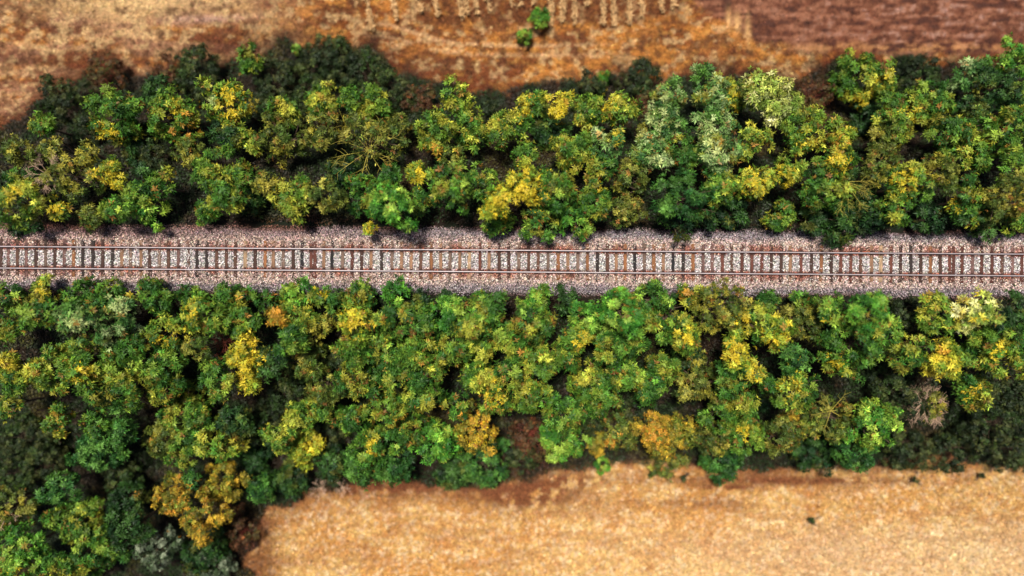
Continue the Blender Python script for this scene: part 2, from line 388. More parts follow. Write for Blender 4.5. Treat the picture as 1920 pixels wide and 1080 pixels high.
def rail_mesh(y0):
    pr = np.array([(-.07, .037), (-.07, .047), (-.012, .062), (-.01, .155), (-.036, .168), (-.036, .196), (-.027, .203), (.027, .203), (.036, .196), (.036, .168), (.01, .155), (.012, .062), (.07, .047), (.07, .037)])
    xs = np.concatenate([[-700, -200], np.arange(-60, 61, 4.0), [200, 700]]); P = len(pr)
    v = np.concatenate([np.stack([np.full(P, x), pr[:, 0] + y0, pr[:, 1]], 1) for x in xs])
    q = []; mi = []
    for i in range(len(xs) - 1):
        for j in range(P):
            k = (j + 1) % P; q.append((i * P + j, i * P + k, (i + 1) * P + k, (i + 1) * P + j)); mi.append(0 if j in (5, 6, 7) else 1)
    return make_mesh('rail', v, 4, idx=np.array(q), mats=[M_RAILTOP, M_RAILSIDE], midx=mi)
def track():
    rng = np.random.default_rng(8)
    root = bpy.data.objects.new('railway_track', None); scene.collection.objects.link(root)
    root['label'] = 'single railway track of two polished steel rails on weathered wooden sleepers'; root['category'] = 'railway track'
    for y0 in (.75, -.75): obj('rail', rail_mesh(y0), root)
    pm = plate_mesh()
    least = {0, 14, 17, 20, 34, 75, 100, 107}
    V = []; F = []; Cc = []; n = 0
    def add_far(x, w, tone):
        nonlocal n
        v, f, c = sleeper_arrays(tone, rng, w); V.append(v + (x, 0, 0)); F.append(f + n); Cc.append(c); n += len(v)
    for i, (p, t) in enumerate(SLEEPERS):
        w = rng.uniform(.2, .245)
        if t in 'oT': w += .02
        tone = np.array(TONE[t]) * rng.uniform(.9, 1.1)
        if i in least: add_far(SL_X[i], w, tone); continue
        v, f, c = sleeper_arrays(tone, rng, w)
        s = obj('sleeper', make_mesh('sleeper', v, 4, idx=f, colors=c, mat=M_SLEEPER), root, (SL_X[i], rng.normal(0, .02), 0))
        s.rotation_euler.z = rng.normal(0, .006); s['label'] = TONEWORD[t]
        for y0 in (.75, -.75): obj('rail_fastening', pm, s, (0, y0, 0))
    for k in range(1, 60):
        add_far(SL_X[0] - .67 * k, .22, TONE['n']); add_far(SL_X[-1] + .68 * k, .22, TONE['r'])
    obj('sleeper_run', make_mesh('sleeper_run', np.concatenate(V), 4, idx=np.concatenate(F), colors=np.concatenate(Cc), mat=M_SLEEPER), root, kind='stuff',
        label='the least visible sleepers and those beyond the picture')
track()

# ------------------------------------------------------------------ loose ground cover
def blades(x, y, z, col, rng, L, W, tilt, name, mat, smat=None, **props):
    n = len(x); th = rng.uniform(0, 6.283, n); el = rng.uniform(tilt[0], tilt[1], n)
    d = np.stack([np.cos(th) * np.cos(el), np.sin(th) * np.cos(el), np.sin(el)], 1)
    s = np.stack([-np.sin(th), np.cos(th), rng.normal(0, .4, n)], 1)
    l = rng.uniform(L[0], L[1], n)[:, None]; w = rng.uniform(W[0], W[1], n)[:, None] * .5
    p = np.stack([x, y, z], 1)
    v = np.stack([p - d * l * .3 , p + d * l * .3 + s * w, p + d * l * .8, p + d * l * .25 - s * w], 1)
    obj(name, make_mesh(name, v.reshape(-1, 3), 4, colors=col, mat=mat), None, **props)
def cover():
    rng = np.random.default_rng(11)
    n = 420000
    x = rng.uniform(-41, 41, n); y = np.concatenate([rng.uniform(9, 23.5, n // 2), rng.uniform(-27, -9, n - n // 2)])
    z = terrain_z(x, y); col, fu, fl, pl, corn = ground_color(x, y, z)
    m = (np.maximum(fu, fl) > .5) & (rng.random(n) > pl * .82)
    x, y, z, col, fl_ = x[m], y[m], z[m], col[m], fl[m]; n = len(x)
    f = np.exp(rng.normal(0, .38, n)); col = col * f[:, None] * (1 + rng.normal(0, .06, (n, 3)))
    blades(x, y, z + .03, col, rng, (.1, .3), (.025, .075), (.0, .9), 'dry_grass', M_STRAW, kind='stuff', label='dry golden grass and straw stubble covering the fields', category='grass')
    # low undergrowth under the trees
    n = 330000
    x = rng.uniform(-41, 41, n); y = rng.uniform(-27, 20, n); z = terrain_z(x, y)
    px, py = world2pix(x, y, z); fu, fl, up, lo = masks(px, py, x, y)
    m = (np.maximum(fu, fl) < .6) & (np.abs(y) > 2.35 + fbm(x, y, 1.2, 160) * .5)
    n1 = fbm(x, y, 1.4, 170); n3 = fbm(x, y, 3.2, 171)
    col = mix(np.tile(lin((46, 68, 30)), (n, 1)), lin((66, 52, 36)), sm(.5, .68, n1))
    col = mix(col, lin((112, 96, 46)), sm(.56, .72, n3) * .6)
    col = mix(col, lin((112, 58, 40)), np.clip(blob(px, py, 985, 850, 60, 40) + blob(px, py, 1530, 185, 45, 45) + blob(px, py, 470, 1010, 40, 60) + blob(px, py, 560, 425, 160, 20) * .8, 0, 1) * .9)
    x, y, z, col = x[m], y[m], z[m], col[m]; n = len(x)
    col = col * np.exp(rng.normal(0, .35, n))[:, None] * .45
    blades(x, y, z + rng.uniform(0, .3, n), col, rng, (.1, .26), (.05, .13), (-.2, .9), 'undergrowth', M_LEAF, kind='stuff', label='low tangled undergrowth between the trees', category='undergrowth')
cover()
def corn():
    rng = np.random.default_rng(12); X = []; Y = []
    rows = [(700, 60), (745, 40), (792, 25), (822, 30), (868, 36), (878, 30), (897, 28), (917, 20), (960, 12), (978, 14), (1000, 12), (1033, 52), (1055, 40), (1077, 50), (1100, 14), (1130, 48), (1150, 50), (1180, 45), (1203, 30), (1240, 24), (1262, 18)]
    for px, ln in rows:
        k = int(9 + ln * 2.2)
        py = rng.uniform(-60, ln, k); pxx = px + (960 - px) * .0 + (py - ln) * .22 * np.sign(px - 1000) * -1 * (px < 1000) + rng.normal(0, 1.6, k)
        a, b = pix2world(pxx, py, -6.3); X.append(a); Y.append(b)
    x = np.concatenate(X); y = np.concatenate(Y); n = len(x); rep = 5
    x = np.repeat(x, rep) + rng.normal(0, .035, n * rep); y = np.repeat(y, rep) + rng.normal(0, .05, n * rep)
    z = terrain_z(x, y) + rng.uniform(.05, .5, n * rep)
    col = np.tile(lin((226, 184, 130)), (n * rep, 1)) * rng.uniform(.65, 1.0, n * rep)[:, None]
    blades(x, y, z, col, rng, (.2, .5), (.04, .08), (.2, 1.4), 'corn_stubble', M_STRAW, kind='stuff', label='rows of pale dry corn stalks left standing in the upper field', category='corn stubble')
corn()

# ------------------------------------------------------------------ trees and bushes
# palette: pairs of leaf colours mixed lobe by lobe (sRGB of the leaf itself), spread, leaf size
PAL = dict(
 g=((38, 78, 26), (76, 120, 36), (132, 156, 56)), b=((44, 100, 30), (90, 146, 44), (150, 182, 70)), d=((22, 48, 24), (36, 68, 28), (64, 98, 42)),
 y=((54, 96, 30), (104, 136, 42), (176, 178, 64)), Y=((92, 124, 36), (162, 166, 46), (216, 194, 58)), s=((50, 92, 40), (90, 128, 60), (166, 184, 124)),
 o=((58, 78, 28), (98, 108, 40), (150, 146, 62)), t=((30, 68, 28), (52, 98, 38), (96, 140, 60)), G=((92, 98, 34), (150, 132, 42), (194, 156, 48)),
 D=((30, 44, 24), (44, 58, 30), (76, 82, 42)), r=((70, 48, 30), (92, 58, 36), (70, 66, 38)), p=((118, 144, 56), (180, 188, 84), (232, 230, 156)),
 x=((54, 70, 48), (88, 102, 78), (150, 160, 134)))
# yellow and orange patches seen in particular crowns: photo x, y, radius, colour, strength
Yl, Or, Pl, Br = (216, 188, 46), (198, 138, 46), (196, 208, 134), (120, 78, 48)
SPOTS = [(190,245,14,Yl,.8),(214,247,12,Yl,.8),(330,200,20,Yl,.7),(345,240,22,Or,.4),(425,185,20,Yl,.8),(437,215,17,Yl,.9),(467,200,15,Yl,.8),(396,190,10,Pl,.7),
 (28,368,18,Yl,.6),(113,392,15,Yl,.8),(209,330,22,Yl,.6),(813,284,12,Or,.9),(692,428,12,Yl,.9),(785,328,17,Yl,.9),(940,382,26,Yl,.9),(987,352,30,Yl,.9),(1050,205,20,Yl,.9),(988,200,16,Yl,.7),
 (1145,200,15,Yl,.8),(1168,245,16,Yl,.7),(1127,348,12,Yl,.8),(1290,200,18,Pl,.6),(1235,222,22,Pl,.7),(1325,245,18,Pl,.7),(1345,285,18,Pl,.7),(1225,300,16,Pl,.6),(1372,190,14,Yl,.6),(1415,345,24,Yl,.6),
 (1565,262,17,Or,.7),(1573,302,18,Yl,.9),(1470,335,20,Yl,.8),(1520,265,22,Yl,.5),(1615,186,14,Yl,.8),(1535,110,12,Yl,.8),(1650,150,14,Yl,.7),(1700,345,22,Yl,.8),(1708,208,14,Yl,.6),(1785,378,14,Yl,.6),
 (145,606,20,Pl,.7),(225,580,18,Pl,.5),(327,628,16,Yl,.9),(300,632,10,Yl,.7),(160,700,22,Yl,.5),(360,590,14,Yl,.7),(459,680,26,Yl,.9),(466,640,16,Yl,.8),(516,592,18,Or,.9),(668,605,20,Yl,.9),(718,600,10,Yl,.7),
 (113,783,15,Or,.6),(575,836,12,Yl,.9),(697,830,8,Yl,1),(697,850,6,Yl,.9),(745,790,14,Or,.8),(915,740,10,Or,.6),(928,745,14,Yl,.7),(893,800,28,Or,.5),(900,815,22,Yl,.6),(1098,640,14,Yl,.8),(1378,660,14,Yl,1),
 (1395,604,14,Yl,.8),(1288,632,16,Yl,.8),(1225,808,24,Or,.7),(1150,828,16,Or,.5),(1395,812,14,Yl,.8),(1412,700,14,Yl,.8),(1450,640,20,Yl,.6),(1810,575,24,Yl,.5),(1765,668,14,Yl,.8),(1568,684,12,Yl,.7),(1555,600,10,Yl,.6),
 (1770,660,10,Or,.6),(1872,655,16,Yl,.5),(1828,735,10,Yl,.8),(1480,715,18,Yl,.4),(345,950,40,Or,.35),(31,1075,8,Yl,1),(600,545,12,Yl,.8),(77,548,12,Yl,.7),(240,550,8,Yl,.6),(1285,552,10,Or,.7),(1745,548,10,Or,.6)]
SP = np.array([(a, b, c, e) for a, b, c, d, e in SPOTS], float); SPC = np.array([lin(d) for a, b, c, d, e in SPOTS])

def leaves(rng, base, R, Rz, zc, pal, q, dens, leafL, flat, loc):
    """rosettes of narrow leaflets on the outside of leafy lobes; returns quads, tints, lobe centres (local)"""
    nl = max(4, int(1.75 * (R / q) ** 2)); k = np.arange(nl) + .5
    zz = 1 - k / nl * 1.25; rr = np.sqrt(np.clip(1 - zz ** 2, 0, 1)); ph = k * 2.39996 + rng.uniform(0, 6)
    d = np.stack([rr * np.cos(ph), rr * np.sin(ph), zz], 1) + rng.normal(0, .2, (nl, 3))
    d /= np.linalg.norm(d, axis=1)[:, None]
    ang = np.arctan2(d[:, 1], d[:, 0]); a1, a2, a3 = rng.uniform(0, 6.28, 3)
    irr = 1 + .13 * np.sin(2 * ang + a1) + .12 * np.sin(3 * ang + a2) + .08 * np.sin(5 * ang + a3)
    rad = rng.uniform(.5, 1.05, nl) * irr
    qs = q * rng.uniform(.55, 1.3, nl)
    c = d * np.stack([(R - q * .6) * rad, (R - q * .6) * rad, (Rz - q * .4) * rad], 1); c[:, 2] += zc
    tl = rng.random(nl) ** (1.7 if pal in 'gydbso' else 1.2)
    P = [lin(x) for x in PAL[pal]]
    cl = np.where((tl < .55)[:, None], P[0] + (P[1] - P[0]) * (tl / .55)[:, None], P[1] + (P[2] - P[1]) * ((tl - .55) / .45)[:, None])
    cl = cl * rng.uniform(.85, 1.15, nl)[:, None]
    ns = np.maximum((dens * 19 * (qs / .5) ** 2).astype(int), 5); li = np.repeat(np.arange(nl), ns); n = len(li)
    g = rng.normal(0, 1, (n, 3)) + d[li] * .75 + (0, 0, .55); g /= np.linalg.norm(g, axis=1)[:, None]
    shell = rng.uniform(.35, 1.0, n) + (rng.random(n) < .3) * rng.uniform(.1, .5, n)
    pos = c[li] + g * (qs[li] * shell)[:, None] * (1, 1, flat)
    tr = np.clip(tl[li] + rng.normal(0, .24, n), 0, 1)
    col = np.where((tr < .55)[:, None], P[0] + (P[1] - P[0]) * (tr / .55)[:, None], P[1] + (P[2] - P[1]) * ((tr - .55) / .45)[:, None])
    gx = pos[:, 0] + loc[0]; gy = pos[:, 1] + loc[1]
    warm = sm(.56, .7, fbm(gx, gy, .9, 300, 3)) * (rng.random(n) < .7) * (0 if pal in 'DrxGpt' else {'g': .45, 'b': .25, 'd': .15}.get(pal, .5))
    col = mix(col, lin((184, 166, 54)), warm)
    green = sm(.5, .62, fbm(gx, gy, 1.1, 310, 3)) * (rng.random(n) < .75) * {'Y': .75, 'p': .55, 's': .6, 'G': .45, 't': .4}.get(pal, .15)
    col = mix(col, lin((80, 122, 38)), green)
    rusty = (rng.random(n) < .04) * (0 if pal in 'xtDd' else .6); col = mix(col, lin((150, 84, 40)), rusty)
    col = col * np.exp(rng.normal(-.04, .34, n))[:, None]
    px, py = world2pix(pos[:, 0] + loc[0], pos[:, 1] + loc[1], pos[:, 2] + loc[2])
    near = np.where((np.abs(SP[:, 0] - px.mean()) < 130) & (np.abs(SP[:, 1] - py.mean()) < 130))[0]
    for i in near:
        wgt = np.exp(-((px - SP[i, 0]) ** 2 + (py - SP[i, 1]) ** 2) / SP[i, 2] ** 2) * SP[i, 3]
        hit = rng.random(n) < wgt * 1.0; t_ = rng.uniform(.35, 1, hit.sum())[:, None]; col[hit] = col[hit] * (1 - t_) + SPC[i] * t_ * np.exp(rng.normal(0, .2, hit.sum()))[:, None]
    m = 13
    t1 = np.cross(g, (0.1, 0.2, 1.0)); t1 /= np.linalg.norm(t1, axis=1)[:, None] + 1e-6; t2 = np.cross(g, t1)
    th = (np.arange(m)[None] * 2 * math.pi / m + rng.uniform(0, 6.28, n)[:, None]) + rng.normal(0, .25, (n, m))
    ld = np.cos(th)[..., None] * t1[:, None] + np.sin(th)[..., None] * t2[:, None] + g[:, None] * rng.uniform(-.1, 1.0, (n, m, 1)); ld[..., 2] -= .1
    ld /= np.linalg.norm(ld, axis=2)[..., None]
    sd_ = np.cross(ld, np.broadcast_to(g[:, None], ld.shape)); sd_ /= np.linalg.norm(sd_, axis=2)[..., None] + 1e-6
    L = leafL * rng.uniform(.6, 1.6, (n, m, 1)); w = L * rng.uniform(.17, .28, (n, m, 1)) * .62
    p0 = pos[:, None] + ld * L * .08
    v = np.stack([p0, p0 + ld * L * .45 + sd_ * w, p0 + ld * L - (0, 0, .02), p0 + ld * L * .5 - sd_ * w], 2).reshape(-1, 3)
    colf = np.repeat(col, m, 0) * rng.uniform(.82, 1.18, n * m)[:, None]
    return v, colf, c, qs

def wood(rng, H, R, lobes, lean, rtrunk, mat, stems=1, part='trunk'):
    tb = Tubes(5); top = lobes[:, 2].mean() * .75
    for s in range(stems):
        off = rng.normal(0, .12 * (stems > 1), 2)
        pts = [np.array([off[0], off[1], -.25]), np.array([off[0] * 2 + rng.normal(0, .08), off[1] * 2 + rng.normal(0, .08), top * .5]), np.array([off[0] * 3 + rng.normal(0, .12), off[1] * 3 + rng.normal(0, .12), top])]
        tb.path(pts, [rtrunk * 1.25, rtrunk, rtrunk * .7])
        mine = lobes[s::stems]
        for c in mine[:26]:
            st = pts[1] + (pts[2] - pts[1]) * rng.uniform(.1, 1); midp = st + (c - st) * .5 + rng.normal(0, .1, 3) + (0, 0, -.08)
            tb.path([st, midp, c, c + (c - midp) * .35], [rtrunk * .42, rtrunk * .28, rtrunk * .16, .008])
    return tb.mesh(part, mat)
def fan(rng, tb, c, R, n, r0, up=.35, kids=5, lo=0, hi=6.283):
    """bare limbs spreading from one point and forking"""
    c = np.array(c, float)
    for i in range(n):
        a = lo + (hi - lo) * (i + rng.uniform(.1, .9)) / n; e = rng.uniform(up * .2, up * 1.6); L = R * rng.uniform(.7, 1.1)
        d = np.array([math.cos(a), math.sin(a), e]); d /= np.linalg.norm(d); sag = rng.normal(0, .12, 3)
        p = [c, c + d * L * .35 + sag * .4, c + d * L * .7 + sag, c + d * L + sag * 1.4 - np.array((0, 0, .1))]
        tb.path(p, [r0, r0 * .7, r0 * .42, r0 * .12])
        for j in range(kids):
            t = rng.uniform(.3, .95); s = p[1] + (p[3] - p[1]) * t; b = a + rng.choice([-1, 1]) * rng.uniform(.4, 1.0)
            dd = np.array([math.cos(b), math.sin(b), rng.uniform(-.1, .6)]); l2 = L * rng.uniform(.18, .38)
            tb.path([s, s + dd * l2 * .5 + rng.normal(0, .05, 3), s + dd * l2], [r0 * .35, r0 * .24, .006])

# (photo x, y, radius, palette[, tallness][, own label]) for every crown that can be told apart
CROWNS = [
# upper belt
(120,193,45,'D',.7),(82,234,25,'g'),(219,217,50,'g',1.1,'dense rich green tree with two small yellow tufts on its track side, upper left'),(329,220,48,'y',1.1,'broad green tree turning yellow and orange right of the dense green one, upper left'),(298,180,30,'d'),
(38,285,30,'o'),(38,335,26,'g'),(41,381,38,'y',1.2,'leftmost yellow-topped tree leaning over the ballast above the rails'),(50,420,26,'d',.6,'dark green bush standing in for a tree shadow at the upper left ballast edge'),(99,285,22,'o'),  # the dark bush stands in for the shadow below the yellow-topped tree
(140,333,42,'o',1.1),(113,395,18,'y'),(209,330,28,'Y',1.1,'bright yellow-green round crown among green trees at the upper left above the rails'),(171,402,25,'o'),(219,395,25,'g'),(254,364,24,'g'),(305,347,24,'g'),(281,398,28,'b'),(267,320,18,'d'),(164,292,20,'o'),
(432,196,42,'y',1.2,'yellow-headed tree with pale leaves on its left flank beside the dark thicket, upper belt'),(430,252,26,'d'),(360,287,26,'o'),(404,316,38,'y'),(449,330,24,'y'),(421,371,28,'y'),(387,399,24,'g'),(462,262,24,'y'),
(377,142,50,'D',.5),(465,113,24,'y',.8,'bright yellow-green bush standing alone in the dark thicket at the upper field edge'),(320,130,34,'r',.5),(200,140,36,'r',.4),(250,260,34,'d',.6),(290,290,30,'D',.5),(170,240,32,'D',.6),
(610,122,46,'D',.6),(680,140,46,'D',.6),(520,150,44,'D',.6),(740,180,42,'D',.6),(575,185,36,'D',.5),(640,105,34,'D',.5),(505,205,30,'D',.5),
(535,210,26,'y'),(531,262,45,'o'),(603,190,27,'y'),(656,186,22,'y'),(706,200,34,'y'),(692,262,50,'o',1.0,'olive tree with yellowish bare limbs spread like spokes, middle of the upper belt'),(610,244,36,'o'),(747,241,26,'o'),
(500,347,24,'o'),(470,380,26,'d',.7),(555,371,38,'y'),(617,368,32,'o'),(685,364,38,'g'),(733,388,42,'b',1.1,'deep bright green tree bulging furthest over the ballast above the rails'),(692,427,13,'Y',.7,'tiny bright yellow bush on the ballast edge above the rails'),(781,323,22,'Y'),(781,381,26,'g'),(733,333,22,'g'),
(790,190,34,'r',.5),(790,235,30,'D',.6),(853,186,30,'y',1.2),(816,251,40,'y'),(881,244,35,'y'),(843,354,42,'g'),(898,340,30,'g'),(939,381,30,'Y',1.1,'vivid yellow crown over the ballast edge, left of the picture centre'),(925,412,30,'g'),(939,244,30,'y'),(905,205,26,'D',.6),(850,300,26,'o'),(640,320,30,'d',.6),
(1001,196,26,'y'),(1049,193,24,'Y',1.2),(972,232,24,'y'),(1104,207,32,'y'),(1162,207,34,'y'),(1073,285,38,'y'),(1131,272,32,'s'),(985,285,24,'y'),(985,350,34,'Y',1.2,'largest vivid yellow crown above the rails near the picture centre'),(1039,364,38,'g'),(1107,381,38,'g'),(1011,412,34,'g'),(1073,412,32,'b'),(1128,318,24,'g'),
(1183,333,32,'o',.9),(1030,250,34,'d',.6),(1255,180,30,'s'),(1330,166,38,'s',1.2),(1371,186,28,'y'),(1241,234,40,'s'),(1214,285,34,'s'),(1279,285,32,'g'),(1333,241,42,'s'),(1347,292,38,'s'),(1282,371,48,'t',1.1),(1340,347,34,'g'),(1179,395,30,'o',.8),(1268,416,34,'d'),
(1412,265,30,'y'),(1412,344,34,'y'),(1107,158,26,'D',.6),(1128,148,14,'b',.8,'small bright green bush at the upper field edge beyond the belt, centre right'),(1200,150,40,'D',.4),(1215,195,28,'r',.6),(1430,172,36,'p',1.3,'tall pale lemon tree, upper left of two joined pale crowns'),(1460,205,30,'p',1.2,'pale lemon tree next to the rust red scrub'),
(1508,251,45,'y',1.1),(1574,262,28,'Y'),(1570,303,28,'y'),(1467,327,28,'y'),(1540,350,45,'g',.9),(1600,350,36,'d',.9),(1460,410,28,'g'),(1577,412,45,'d',.8),(1520,412,32,'d',.8),
(1604,150,50,'y',.9,'broad yellow-green bush against the ploughed soil, upper right'),(1649,150,28,'y'),(1680,224,45,'y'),(1741,196,40,'g'),(1724,150,42,'D',.6),(1813,142,34,'s',1.1,'pale silvery green tree at the field edge, upper right'),(1900,118,38,'b',1.2,'bright green tree in the upper right corner of the upper belt'),(1865,165,38,'d'),
(1659,262,30,'o'),(1645,316,36,'o'),(1704,344,36,'y'),(1783,258,45,'g'),(1812,290,34,'y'),(1885,251,45,'g'),(1803,378,40,'g'),(1673,392,28,'y'),(1899,310,32,'y'),(1885,371,45,'o'),(1762,320,34,'o'),(1731,409,30,'d'),(1844,409,32,'d'),(1820,215,34,'d',.8),(1905,200,32,'g'),(1520,185,40,'r',.7),(1630,220,34,'d',.7),(1640,405,30,'d'),(1910,412,28,'g'),(1370,400,34,'d',.8),(1320,405,30,'d'),
# lower belt
(20,554,36,'g'),(72,588,34,'g'),(89,545,28,'y',.8),(154,555,34,'g'),(144,602,32,'s',1.1,'green tree with one pale silvery tuft beside a dark hollow, lower left'),(219,602,46,'s',1.1),(205,550,28,'g'),(288,555,38,'g'),(10,619,28,'g'),(7,681,24,'Y'),(30,712,32,'g'),(312,619,34,'y'),(377,592,34,'y'),(363,558,30,'g'),(428,558,34,'g'),(373,650,26,'o'),(452,606,34,'y'),
(103,698,46,'y'),(168,681,46,'y'),(223,725,48,'g'),(240,657,34,'g'),(312,684,36,'g'),(459,667,34,'Y',1.2,'vivid yellow tree beside the reddish bare twigs, lower belt'),(469,708,24,'Y'),(305,732,28,'g'),(408,712,36,'g'),(113,787,26,'y',1,'small crown with orange-yellow top alone in the dark lower left thicket'),(20,760,26,'g'),(178,791,22,'y'),
(219,815,42,'t'),(182,845,38,'t',1.1),(353,773,48,'g'),(315,822,38,'o'),(415,825,42,'y'),(442,787,34,'d'),(51,822,50,'D',.6),(80,865,45,'D',.6),(350,840,34,'g'),
(559,555,36,'b'),(596,556,20,'y'),(519,592,20,'G',1.1,'small orange-yellow crown near the lower ballast edge, left of centre'),(672,552,36,'g'),(744,552,32,'b'),(790,570,28,'d'),(562,599,34,'y'),(548,633,30,'g'),(600,616,26,'o'),(668,602,34,'Y',1.1,'bright yellow-topped tree near the lower ballast, left of the centre'),(720,599,28,'g'),(576,674,36,'o'),(662,654,32,'y'),(716,657,38,'g'),(518,674,30,'d'),
(781,606,36,'g'),(781,657,34,'y'),(840,586,34,'b'),(853,650,42,'g'),(884,599,36,'g'),(925,582,30,'g'),(905,643,30,'y'),(942,622,28,'g'),(617,725,36,'o'),(672,712,36,'g'),(603,763,24,'y'),(733,698,32,'g'),(795,701,44,'g'),(562,784,34,'y'),(528,818,28,'y'),(576,835,28,'Y'),(658,787,30,'g'),(737,767,38,'y'),
(696,838,38,'g',1.1,'green tree with a narrow yellow stripe of leaves near the straw field'),(771,811,38,'g'),(822,828,40,'b'),(795,745,26,'g'),(898,701,34,'y'),(929,743,30,'y'),(860,760,28,'g'),(894,804,40,'G',1,'round golden orange bush at the field side of the lower belt, left of centre'),(679,869,36,'t'),(740,869,34,'t'),(624,868,32,'d',.8),(631,671,30,'D',.5),(548,732,40,'D',.5),(610,818,34,'D',.5),(500,790,34,'D',.5),(480,850,36,'d',.6),(908,866,45,'t',.6),(850,880,36,'d',.6),(505,560,26,'g',.8),(460,555,26,'g',.8),(630,565,28,'g',.8),(835,560,20,'d',.6),(900,560,20,'g',.7),
(1008,562,34,'b'),(1059,565,28,'d'),(1097,592,32,'b',1.2),(994,606,38,'g'),(1080,636,30,'y'),(1166,582,42,'b',1.1),(1142,640,38,'g'),(1220,560,40,'g'),(1251,599,42,'g'),(1018,674,38,'y'),(1063,671,26,'g'),(1100,715,36,'y'),(998,739,34,'y'),(965,655,28,'g'),(1166,698,36,'g'),(1214,722,34,'g'),(1244,684,28,'g'),(1056,774,38,'g'),(1056,828,38,'b',1,'bright green round tree nearest the straw field at the picture centre'),(1128,753,28,'g'),(1190,640,30,'g'),(950,700,26,'g'),(1200,605,28,'g'),
(1285,623,32,'y'),(1344,575,50,'o',.9),(1296,556,28,'g'),(1405,606,36,'y'),(1378,664,28,'Y'),(1306,712,48,'o',.8),(1368,715,36,'g'),(1409,698,24,'y'),(1350,774,34,'y'),(1392,760,26,'y'),(1398,815,36,'y'),(1162,811,34,'o'),(1231,811,40,'G',1,'left of two touching golden orange bushes at the lower belt field edge'),(1270,808,30,'G',1,'right of two touching golden orange bushes at the lower belt field edge'),(1333,818,36,'o',.8),(1121,828,22,'G',.7),(1251,859,32,'o',.7),(1128,869,14,'b',.7,'tiny bright green bush at the edge of the straw field'),(994,815,36,'r',.5),(975,850,34,'D',.5),(1357,859,38,'t',.6),(1290,670,30,'d',.7),(1110,790,28,'D',.6),(1195,770,34,'D',.5),
(1454,619,32,'Y',1.1),(1502,602,36,'o',.9),(1498,562,20,'g'),(1488,671,30,'t'),(1556,580,30,'g'),(1625,583,38,'b',1.1),(1598,643,60,'g',1.2,'largest spreading green tree below the rails, right of centre'),(1687,654,45,'g',1.1),(1567,671,30,'y'),(1752,592,38,'y'),(1824,582,36,'p',1.1,'pale lemon-green crown at the lower ballast edge, far right'),(1851,630,42,'y'),(1765,678,34,'Y',1,'round yellow crown above the bare-branched tree, lower right'),(1817,667,32,'g'),(1875,678,34,'y'),(1885,590,36,'d'),(1909,645,30,'g'),
(1488,732,44,'g',1.1,'round green crown with a rusty centre, left of the yellow-limbed tree, lower right'),(1820,732,34,'g'),(1460,811,38,'o'),(1488,800,26,'G',.8),(1546,790,44,'o',.9),(1632,795,48,'b',1.1,'round bright green tree against the straw field, lower right'),(1600,840,38,'t',.8),(1861,794,55,'D',.7),(1785,840,42,'D',.6),(1895,845,42,'D',.6),(1855,745,36,'D',.7),(1700,845,40,'D',.5),(1660,720,40,'D',.5),(1700,750,40,'D',.5),(1530,850,36,'d',.6),(1440,730,30,'d',.7),(1440,560,24,'g',.7),(1700,590,36,'D',.5),(1910,745,34,'D',.7),
(29,950,42,'o',1),(115,912,30,'t'),(47,1027,46,'b',1.1),(156,975,46,'g'),(182,1034,42,'g'),(242,930,34,'d'),(323,925,34,'G',1),(378,956,50,'G',1.1,'largest golden orange bush, beside the corner of the straw field'),(422,899,36,'G',.9),(362,899,16,'t',1.4,'small teal green tuft poking out of the golden orange bush'),(294,1027,40,'x',.8,'silvery grey leaved bush in the dark lower left corner'),(390,1030,45,'d',.6),(490,915,24,'t',.9),(404,1066,34,'x',.5),(8,1068,28,'y'),(247,985,36,'d'),(455,1000,28,'r',.6),(30,880,40,'D',.6),(110,1065,36,'g'),(230,890,38,'D',.5),(440,960,26,'r',.5),(540,900,34,'d',.5),  # upper of the two dark-green trees: corner shade put into its leaf colour
# small plants out in the fields
(1012,32,17,'b',.7,'bright green shrub growing among the pale corn rows of the upper field'),(981,70,14,'b',.7,'low lime green shrub just below the corn rows of the upper field'),(556,93,8,'b',1.3,'slim lime green sapling behind the dark thicket'),
(1841,892,4.5,'D',.5,'dark weed on the right of the straw field'),(1716,900,4.5,'D',.4,'small dark green weed on the worn line of the straw field'),(1282,897,5,'D',.4,'green-brown weed at the straw field edge, centre right'),(1522,976,4,'D',.5,'tiny dark weed out in the straw field'),
]
WORD = dict(g='green', b='bright-green', d='dark-green', y='yellow-green', Y='bright-yellow', s='silvery-green', o='olive', t='teal-green', G='golden-orange', D='olive-black', r='rust-brown', p='pale-lemon', x='silvery-grey')
ORD = 'first second third fourth fifth sixth seventh eighth ninth tenth eleventh twelfth thirteenth fourteenth fifteenth sixteenth'.split()
def row_of(px, py):
    if py < 490:
        return 'at the field side of the upper belt' if py < 212 else ('mid-way across the upper belt' if py < 310 else 'by the ballast above the rails')
    if px < 520 and py > 870: return 'in the lower left corner wood'
    return 'by the ballast below the rails' if py < 612 else ('mid-way across the lower belt' if py < 745 else 'at the field side of the lower belt')
def size_of(r): return 'small' if r < 28 else ('medium' if r < 38 else 'broad')
def plant_kind(r, pal, tall):
    if pal in 'D': return 'thicket'
    if tall < .75 or pal in 'rGx': return 'bush'
    return 'tree'
